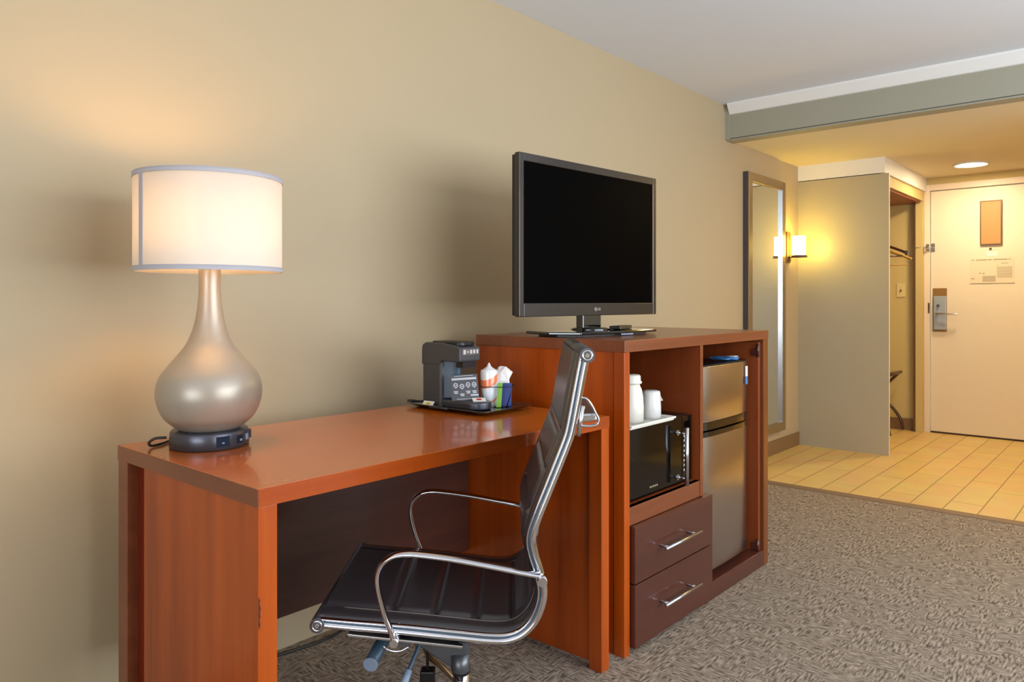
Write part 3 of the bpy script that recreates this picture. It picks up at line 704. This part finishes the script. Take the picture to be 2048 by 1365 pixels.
b = MB().tube(crom([(.275, myB-.02, .80), (.255, myB-.01, .79), (.245, myA+.03, .772), (.235, myA-.01, .778), (.22, myA-.02, .778)]), .003, 8)
obj('power_cord', b, M['cord'], t)
# instruction card leaning on the drip base
def quad(c0, c1, c2, c3, th, name, m, parent=None, origin=None):
    p = [Vector(q) for q in (c0, c1, c2, c3)]; n = (p[1]-p[0]).cross(p[3]-p[0]).normalized()*th
    b = MB().add([tuple(q) for q in p]+[tuple(q+n) for q in p], [(0,1,2,3),(7,6,5,4),(0,4,5,1),(1,5,6,2),(2,6,7,3),(3,7,4,0)])
    return obj(name, b, m, parent, origin=origin), p, n
zb = ZT+.0262
o, P_, N_ = quad((.421, 1.640, zb), (.470, 1.714, zb), (.452, 1.722, zb+.082), (.403, 1.648, zb+.078), .0012, 'instruction_card', M['card'], origin=(.445, 1.68, zb))
tag(o, 'charcoal card printed with pale pictograms leaning against the coffee maker', 'card')
def on_card(u, v, off=.0006):
    a = P_[0]+(P_[1]-P_[0])*u; c = P_[3]+(P_[2]-P_[3])*u
    return a+(c-a)*v+(-N_.normalized() if N_.normalized().dot(Vector((1,-.6,0))) < 0 else N_.normalized())*(off+.0013 if N_.normalized().dot(Vector((1,-.6,0))) > 0 else off)
b = MB()
def cq(u0, u1, v0, v1): b.add([on_card(u0, v0), on_card(u1, v0), on_card(u1, v1), on_card(u0, v1)], [(0,1,2,3)])
cq(.14, .84, .945, .965); cq(.05, .95, .80, .88); cq(.18, .92, .05, .07); cq(.70, .98, .17, .23)
for k in range(4):
    u = .09+.225*k; d = -.05 if k == 1 else 0
    for i in range(14):
        a0, a1 = 2*PI*i/14, 2*PI*(i+1)/14
        for (r0_, r1_) in ((.055, .085),):
            b.add([on_card(u+.09+r0_*math.cos(a0), .60+d+r0_*1.15*math.sin(a0)), on_card(u+.09+r1_*math.cos(a0), .60+d+r1_*1.15*math.sin(a0)), on_card(u+.09+r1_*math.cos(a1), .60+d+r1_*1.15*math.sin(a1)), on_card(u+.09+r0_*math.cos(a1), .60+d+r0_*1.15*math.sin(a1))], [(0,1,2,3)])
    cq(u+.05, u+.13, .585+d, .615+d); cq(u+.08, u+.10, .47+d, .55+d); cq(u, u+.16, .33+d*2, .37+d*2); cq(u+.02, u+.15, .27+d*2, .31+d*2)
obj('pictograms', b, M['cardink'], o, recalc=False)
# packets
def packet(name, c, ux, uy, w_, h_, m, label, dot=None):
    ux = Vector(ux).normalized()*w_/2; uy = Vector(uy).normalized()*h_/2; c = Vector(c)
    o_, _, n_ = quad(c-ux-uy, c+ux-uy, c+ux+uy, c-ux+uy, .0015, name, m, origin=tuple(c))
    tag(o_, label, 'packet', 'sweetener and tea packets')
    if dot:
        s_ = n_.normalized()*.0018; b_ = MB(); q = []
        for k in range(12): q.append(tuple(c+s_+ux*.45*math.cos(2*PI*k/12)+uy*.55*math.sin(2*PI*k/12)))
        b_.add(q, [list(range(12))]); obj('printed_dot', b_, dot, o_, recalc=False)
    return o_
packet('sugar_packet', (.487, 1.695, ZT+.030), (.6, .8, 0), (-.8, .6, .25), .042, .028, M['paper'], 'white packet with red dot on the base of the coffee maker', M['redp'])
packet('sugar_packet', (.318, 1.634, .775), (1, .1, 0), (0, .6, .8), .045, .018, M['paper'], 'white packet with yellow mark leaning on the side of the coffee maker', M['yellowp'])
# paper cups wrapped in plastic
cx, cy = .462, 1.768
t = root('paper_cup', (cx, cy, ZT), 'wrapped paper cup with an orange swirl standing in the wire holder', 'cup')
cupm = bpy.data.materials.new('orange_swirl_cup'); cupm.use_nodes = True; N, L, bb = nodes(cupm)
tc = N.new('ShaderNodeTexCoord'); sp = N.new('ShaderNodeSeparateXYZ'); L.new(tc.outputs['Object'], sp.inputs[0])
wv = N.new('ShaderNodeMath'); wv.operation = 'MULTIPLY_ADD'; wv.inputs[1].default_value = -.55; wv.inputs[2].default_value = 0; L.new(sp.outputs['Y'], wv.inputs[0])
sm = N.new('ShaderNodeMath'); sm.operation = 'ADD'; L.new(wv.outputs[0], sm.inputs[0]); L.new(sp.outputs['Z'], sm.inputs[1])
cr = N.new('ShaderNodeValToRGB'); cr.color_ramp.interpolation = 'CONSTANT'; e = cr.color_ramp.elements
e[0].position = 0; e[0].color = rgb(232, 228, 222); e[1].position = .018; e[1].color = rgb(240, 150, 110)
for p_, c_ in ((.027, rgb(226, 228, 230)), (.072, rgb(240, 130, 84)), (.098, rgb(236, 236, 232))): q = e.new(p_); q.color = c_
L.new(sm.outputs[0], cr.inputs['Fac']); L.new(cr.outputs['Color'], bb.inputs['Base Color']); bb.inputs['Roughness'].default_value = .25; bb.inputs['Coat Weight'].default_value = .5
obj('cup_body', MB().lathe([(.0, ZT), (.0262, ZT), (.0270, ZT+.05), (.0282, ZT+.110), (.026, ZT+.119), (.0, ZT+.121)], (cx, cy), 40, cap=False), cupm, t)
obj('wrap_tip', MB().lathe([(.022, ZT+.119), (.008, ZT+.129), (.003, ZT+.139), (.0, ZT+.143)], (cx, cy), 20, cap=False), M['wrap'], t)
rx, ry, wx, wy = math.cos(A), math.sin(A), -math.sin(A), math.cos(A)
o = crumple((.470, 1.822, ZT+.062), .026, .012, .060, M['wrap'], 'plastic_packet', origin=(.470, 1.822, ZT), seed=21, rz=A)
tag(o, 'crumpled clear white plastic packet sticking up behind the paper cup', 'packet')
pq = lambda du, dz, dw=0: (.470+rx*du+wx*dw, 1.822+ry*du+wy*dw, ZT+dz)
b = MB().add([pq(-.01, .10, -.01), pq(.012, .128, -.012), pq(.036, .108, -.004), pq(.020, .078, -.012), pq(-.01, .10, -.008), pq(.012, .128, -.010), pq(.036, .108, -.002), pq(.020, .078, -.010)], [(0,1,2,3),(7,6,5,4)])
obj('torn_edge', b, M['paper'], o, recalc=False)
packet('tea_packet', (.508, 1.768, ZT+.040), (rx, ry, 0), (0, .1, 1), .016, .078, M['green'], 'green tea packet standing between the cup and the blue packets')
for k in range(3):
    packet('tea_packet', (.508-.007*k, 1.803+.008*k, ZT+.037), (rx, ry+.06*k, 0), (-.05+.04*k, .1-.05*k, 1), .032, .070+.005*(k % 2), M['blue'],
           ('dark blue packet standing nearest the green packet in the holder', 'dark blue packet standing in the middle of the wire holder', 'dark blue packet at the far end of the wire holder')[k])
t = root('wire_holder', (.4767, 1.788, ZT), 'thin black wire holder around the cup and packets on the tray', 'holder')
def loop(z, hu, hw2):
    return [(.4767+rx*u_+wx*v_, 1.788+ry*u_+wy*v_, z) for u_, v_ in rr(-hu, hu, -hw2, hw2, .022, 6)]
obj('top_ring', MB().tube(loop(ZT+.066, .057, .040), .0013, 6, closed=True), M['black'], t)
obj('bottom_ring', MB().tube(loop(ZT+.0016, .038, .024), .0013, 6, closed=True), M['black'], t)
for su, sv in ((-1, -1), (1, -1), (1, 1), (-1, 1)):
    obj('upright', MB().tube([(.4767+rx*su*.034+wx*sv*.018, 1.788+ry*su*.034+wy*sv*.018, ZT+.0016), (.4767+rx*su*.052+wx*sv*.035, 1.788+ry*su*.052+wy*sv*.035, ZT+.066)], .0013, 6), M['black'], t)

# ================================================================ OFFICE CHAIR (local: x = towards the chair's back, y = away from the camera, z up)
R = Vector((math.cos(A), math.sin(A), 0)); Wd = Vector((-math.sin(A), math.cos(A), 0))
V0, VW = 1.50, .452          # depth of the near side frame and width between the frames
VM = V0+VW/2
UC = -.1186
base = Vector((CAM[0], CAM[1], 0))+R*UC+Wd*VM
t = root('office_chair', tuple(base), 'high back brown leather and chrome swivel chair pulled up to the desk', 'chair', rz=A, local=True)
K = V0/F_PX
def pz(px, py, D=V0):      # outline of the side frame, in the chair's own upright plane
    return ((px-1024)*D/F_PX-UC, CAM[2]-(py-602)*D/F_PX)
OUT = [(636, 1249), (700, 1255), (806, 1264), (910, 1275), (975, 1281.5), (1013, 1281), (1044, 1270), (1070, 1244), (1085.5, 1207.5), (1088, 1176), (1080, 1140), (1069, 1103), (1066, 1073), (1079, 1032), (1102, 975), (1135, 892), (1145, 861), (1155, 810), (1165.6, 753), (1174, 711)]
PF = crom([pz(*p) for p in OUT], 8)
HWD = VW/2
for sy_ in (-1, 1):
    fr = obj('side_frame', MB().sweep(PF, sy_*HWD, ell(.0068, .009)), M['chrome'], t)
    # the inner rail beside the groove, offset towards the sitter
    offp = []
    for i, (x, z) in enumerate(PF):
        a = Vector(PF[max(i-1, 0)]); c = Vector(PF[min(i+1, len(PF)-1)]); d = (c-a).normalized()
        offp.append((x-d.y*.0115, z+d.x*.0115))
    obj('inner_rail', MB().sweep(offp, sy_*HWD, ell(.0032, .007)), M['chrome'], fr)
    offg = [((a[0]+c[0])/2, (a[1]+c[1])/2) for a, c in zip(PF, offp)]
    obj('groove', MB().sweep(offg, sy_*HWD, ell(.0045, .005)), M['teal'], fr)
# leather sling: thickness swells between seams
arc = [0]
for i in range(1, len(PF)): arc.append(arc[-1]+math.dist(PF[i-1], PF[i]))
LT = arc[-1]
def at_s(s):
    s = min(max(s, 0), LT)
    for i in range(1, len(arc)):
        if arc[i] >= s: break
    u = (s-arc[i-1])/(arc[i]-arc[i-1]); a = Vector(PF[i-1]); c = Vector(PF[i]); p = a+(c-a)*u; d = (c-a).normalized()
    return p, Vector((-d.y, d.x))
seams = [.14+.088*k for k in range(20) if .14+.088*k < LT-.10]
IN = .045; wv_ = HWD-.008
def thick(s, v):
    e = wv_-abs(v)
    h = .0105
    inner = max(0, e-IN)
    if e < IN: h = .004+.006*math.sqrt(max(0, math.sin(PI*min(1, e/IN))))
    else:
        d = min([abs(s-q) for q in seams]+[.05])
        h = .0145-.0075*math.exp(-(d/.0075)**2)
        h -= .009*math.exp(-(inner/.006)**2)
    return h
NS, NV = 300, 60
rows_t = []; rows_b = []
for i in range(NS+1):
    s = LT*i/NS; p, nrm = at_s(s); rt = []; rb = []
    for k in range(NV+1):
        v = -wv_+2*wv_*k/NV; h = thick(s, v); o_ = .0085
        rt.append((p.x+nrm.x*(o_+h), v, p.y+nrm.y*(o_+h))); rb.append((p.x+nrm.x*(o_-.35*h), v, p.y+nrm.y*(o_-.35*h)))
    rows_t.append(rt); rows_b.append(rb)
b = MB()
loop_rows = [rt+rb[::-1] for rt, rb in zip(rows_t, rows_b)]
b.grid(loop_rows, closed_v=True)
m_ = len(loop_rows[0]); b.f.append(list(range(m_))); b.smooth.append(False); b.f.append([len(b.v)-m_+k for k in range(m_)]); b.smooth.append(False)
pad = obj('seat_and_back_pad', b, M['leather'], t)
for sgn in (-1, 1):
    v = sgn*(wv_-IN); pts = []
    for i in range(12, NS-8, 2):
        p, nrm = at_s(LT*i/NS); h = .0085+.0075; pts.append((p.x+nrm.x*h, v, p.y+nrm.y*h))
    obj('piping', MB().tube(pts, .0012, 6), M['stitch'], pad)
for q in ((OUT[0], 'front_roll'), (OUT[-1], 'top_roll')):
    x, z = pz(*q[0])
    ro = obj(q[1], MB().cyl((x, -HWD+.002, z), (x, HWD-.002, z), .0155, 32), M['leather'], t)
    for sy_ in (-1, 1):
        ya, yb = sy_*(HWD+.0095), sy_*(HWD-.004)
        e1 = obj('end_cap', MB().cyl((x, yb, z), (x, ya, z), .0150, 32), M['mech'], ro)
        obj('cap_ring', MB().tube([(x+.0095*math.cos(2*PI*k/24), ya, z+.0095*math.sin(2*PI*k/24)) for k in range(24)], .0022, 8, closed=True).cyl((x, ya-sy_*.002, z), (x, ya+sy_*.0015, z), .0045, 16), M['chrome'], ro)
# arms
ARM = [(1080, 1151), (1055, 1147), (1000, 1136), (910, 1119), (840, 1109.5), (808, 1108), (785, 1113), (766, 1127), (755, 1150), (757, 1182), (769, 1228), (782, 1262), (789, 1284)]
AP = crom([pz(p[0], p[1], V0-.016) for p in ARM], 8)
for sy_ in (-1, 1):
    yy = sy_*(HWD+.018)
    m = len(AP); sec_rows = []
    arm = MB()
    vs = []; n = 16
    for i, (x, z) in enumerate(AP):
        a = Vector(AP[max(i-1, 0)]); c = Vector(AP[min(i+1, m-1)]); d = (c-a).normalized(); nx, nz = -d.y, d.x
        u = i/(m-1); wy = .0125 if u < .5 else .0125-.0045*min(1, (u-.5)/.2)
        vs.append([(x+nx*.0058*math.cos(2*PI*k/n), yy+wy*math.sin(2*PI*k/n), z+nz*.0058*math.cos(2*PI*k/n)) for k in range(n)])
    arm.grid(vs, closed_v=True); arm.f.append(list(range(n))); arm.smooth.append(False); arm.f.append([(m-1)*n+k for k in range(n)]); arm.smooth.append(False)
    ao = obj('armrest', arm, M['chrome'], t)
    x, z = pz(1084, 1155, V0); obj('arm_bolt', MB().cyl((x, sy_*(HWD-.002), z), (x, sy_*(HWD+.030), z), .0095, 20), M['chrome'], ao)
    x, z = pz(789, 1284, V0-.016); obj('arm_foot', MB().cyl((x, sy_*(HWD-.03), z), (x, sy_*(HWD+.028), z), .0085, 20), M['chrome'], ao)
# seat brackets: a pale plate under each side frame and the cross beams
PLT = [pz(697, 1265), pz(925, 1289), pz(925, 1294), pz(697, 1270)]
for sy_ in (-1, 1):
    obj('seat_rail', MB().prism([(p[0], p[1]) for p in PLT], sy_*HWD-.010, sy_*HWD+.010, 'y'), M['chrome_soft'], t, bev=.001)
    obj('rail_loop', MB().tube([(pz(*q)[0], sy_*(HWD+.006), pz(*q)[1]) for q in crom([(768, 1290), (775, 1297), (790, 1301), (805, 1299), (818, 1292)], 4)], .0022, 8), M['chrome'], t)
x, z = pz(800, 1284); obj('cross_beam', MB().box(x-.02, x+.02, -HWD+.0, HWD-.0, z-.010, z+.004), M['mech'], t)
x2, z2 = pz(920, 1292); obj('cross_beam', MB().box(x2-.02, x2+.02, -HWD+.004, HWD-.004, z2-.008, z2+.004), M['mech'], t)
# rear spreader: plates on the frames and a cast bar with an arch
for sy_ in (-1, 1):
    A0 = [pz(1160, 806), pz(1163, 806), pz(1153, 875), pz(1149, 875)]
    pa = pz(1166, 812); pb = pz(1157, 873)
    yy = sy_*(HWD-.002)
    sp_ = obj('back_bracket', MB().tube([(pa[0], yy, pa[1]), (pb[0], yy, pb[1])], .0045, 10), M['chrome_soft'], t)
    ar = [pz(1164, 796), pz(1174, 799), pz(1184, 812), pz(1192, 828), pz(1197, 838), pz(1195, 849), pz(1180, 853), pz(1163, 852)]
    obj('bracket_arch', MB().sweep(crom(ar, 5), yy, ell(.0026, .006, 10)), M['chrome_soft'], sp_)
p0_, p1_ = pz(1163, 831), pz(1197, 850)
obj('back_spreader', MB().prism([(p0_[0], p0_[1]), (p1_[0], p0_[1]), (p1_[0], p1_[1]+.004), (p0_[0], p1_[1])], -HWD+.02, HWD-.02, 'y'), M['chrome_soft'], t, bev=.004)
# mechanism, knob, levers, column, base
obj('mechanism', MB().prism([(-.150, .412), (.020, .408), (.020, .262), (-.016, .268), (-.092, .318), (-.135, .340), (-.150, .36)], -.034, .034, 'y'), M['mech'], t, bev=.004)
obj('mechanism_hub', MB().lathe([(.0, .262), (.0205, .262), (.0215, .266), (.0215, .300), (.0, .302)], (0, -.026), 32, cap=False), M['mech'], t)
kn = obj('tension_knob', MB().cyl((-.166, -.02, .350), (-.186, -.125, .325), .0150, 28), M['teal'], t)
obj('knob_cap', MB().cyl((-.186, -.125, .325), (-.1865, -.1285, .3242), .0162, 28), M['teal_cap'], kn)
obj('knob_shaft', MB().cyl((-.135, .0, .362), (-.167, -.025, .349), .009, 16), M['mech'], kn)
lv = obj('height_lever', MB().tube(crom([(-.085, -.02, .352), (-.089, -.06, .340), (-.100, -.095, .316), (-.108, -.11, .300)]), .0045, 10), M['teal'], t)
obj('lever_grip', MB().tube([(-.106, -.108, .304), (-.120, -.13, .268)], .0075, 14, r1=.0095), M['teal_cap'], lv)
obj('tilt_lever', MB().tube(crom([(-.095, .03, .315), (-.080, .035, .268), (-.050, .04, .238), (-.020, .045, .205)]), .0065, 10), M['bronze'], t)
obj('lever_pad', MB().box(-.096, -.062, .00, .03, .205, .245).box(-.083, -.076, .01, .02, .24, .33), M['black'], t, bev=.005, seg=3)
obj('column', MB().lathe([(.0, .12), (.0188, .12), (.0188, .25), (.0, .25)], (0, 0), 32, cap=False), M['chrome'], t)
obj('column_collar', MB().lathe([(.0, .244), (.0205, .244), (.0215, .248), (.0215, .259), (.019, .262), (.0, .262)], (0, 0), 32, cap=False), M['black'], t)
obj('base_hub', MB().lathe([(.0, .075), (.035, .075), (.038, .085), (.038, .12), (.028, .128), (.0, .128)], (0, 0), 32, cap=False), M['chrome'], t)
for k in range(5):
    a = 2*PI*k/5+.35; c_, s_ = math.cos(a), math.sin(a)
    lg = obj('base_leg', MB().tube([(.03*c_, .03*s_, .102), (.15*c_, .15*s_, .092), (.27*c_, .27*s_, .074)], .018, 12, r1=.011), M['chrome'], t)
    px_, py_ = .268*c_, .268*s_
    cs = obj('caster', MB().cyl((px_, py_, .04), (px_, py_, .075), .007, 10).box(px_-.012, px_+.012, py_-.012, py_+.012, .028, .048), M['black'], t)
    tx_, ty_ = -s_, c_
    for q in (-1, 1):
        obj('wheel', MB().cyl((px_+tx_*q*.009, py_+ty_*q*.009, .0255), (px_+tx_*q*.024, py_+ty_*q*.024, .0255), .0250, 24), M['black'], cs)
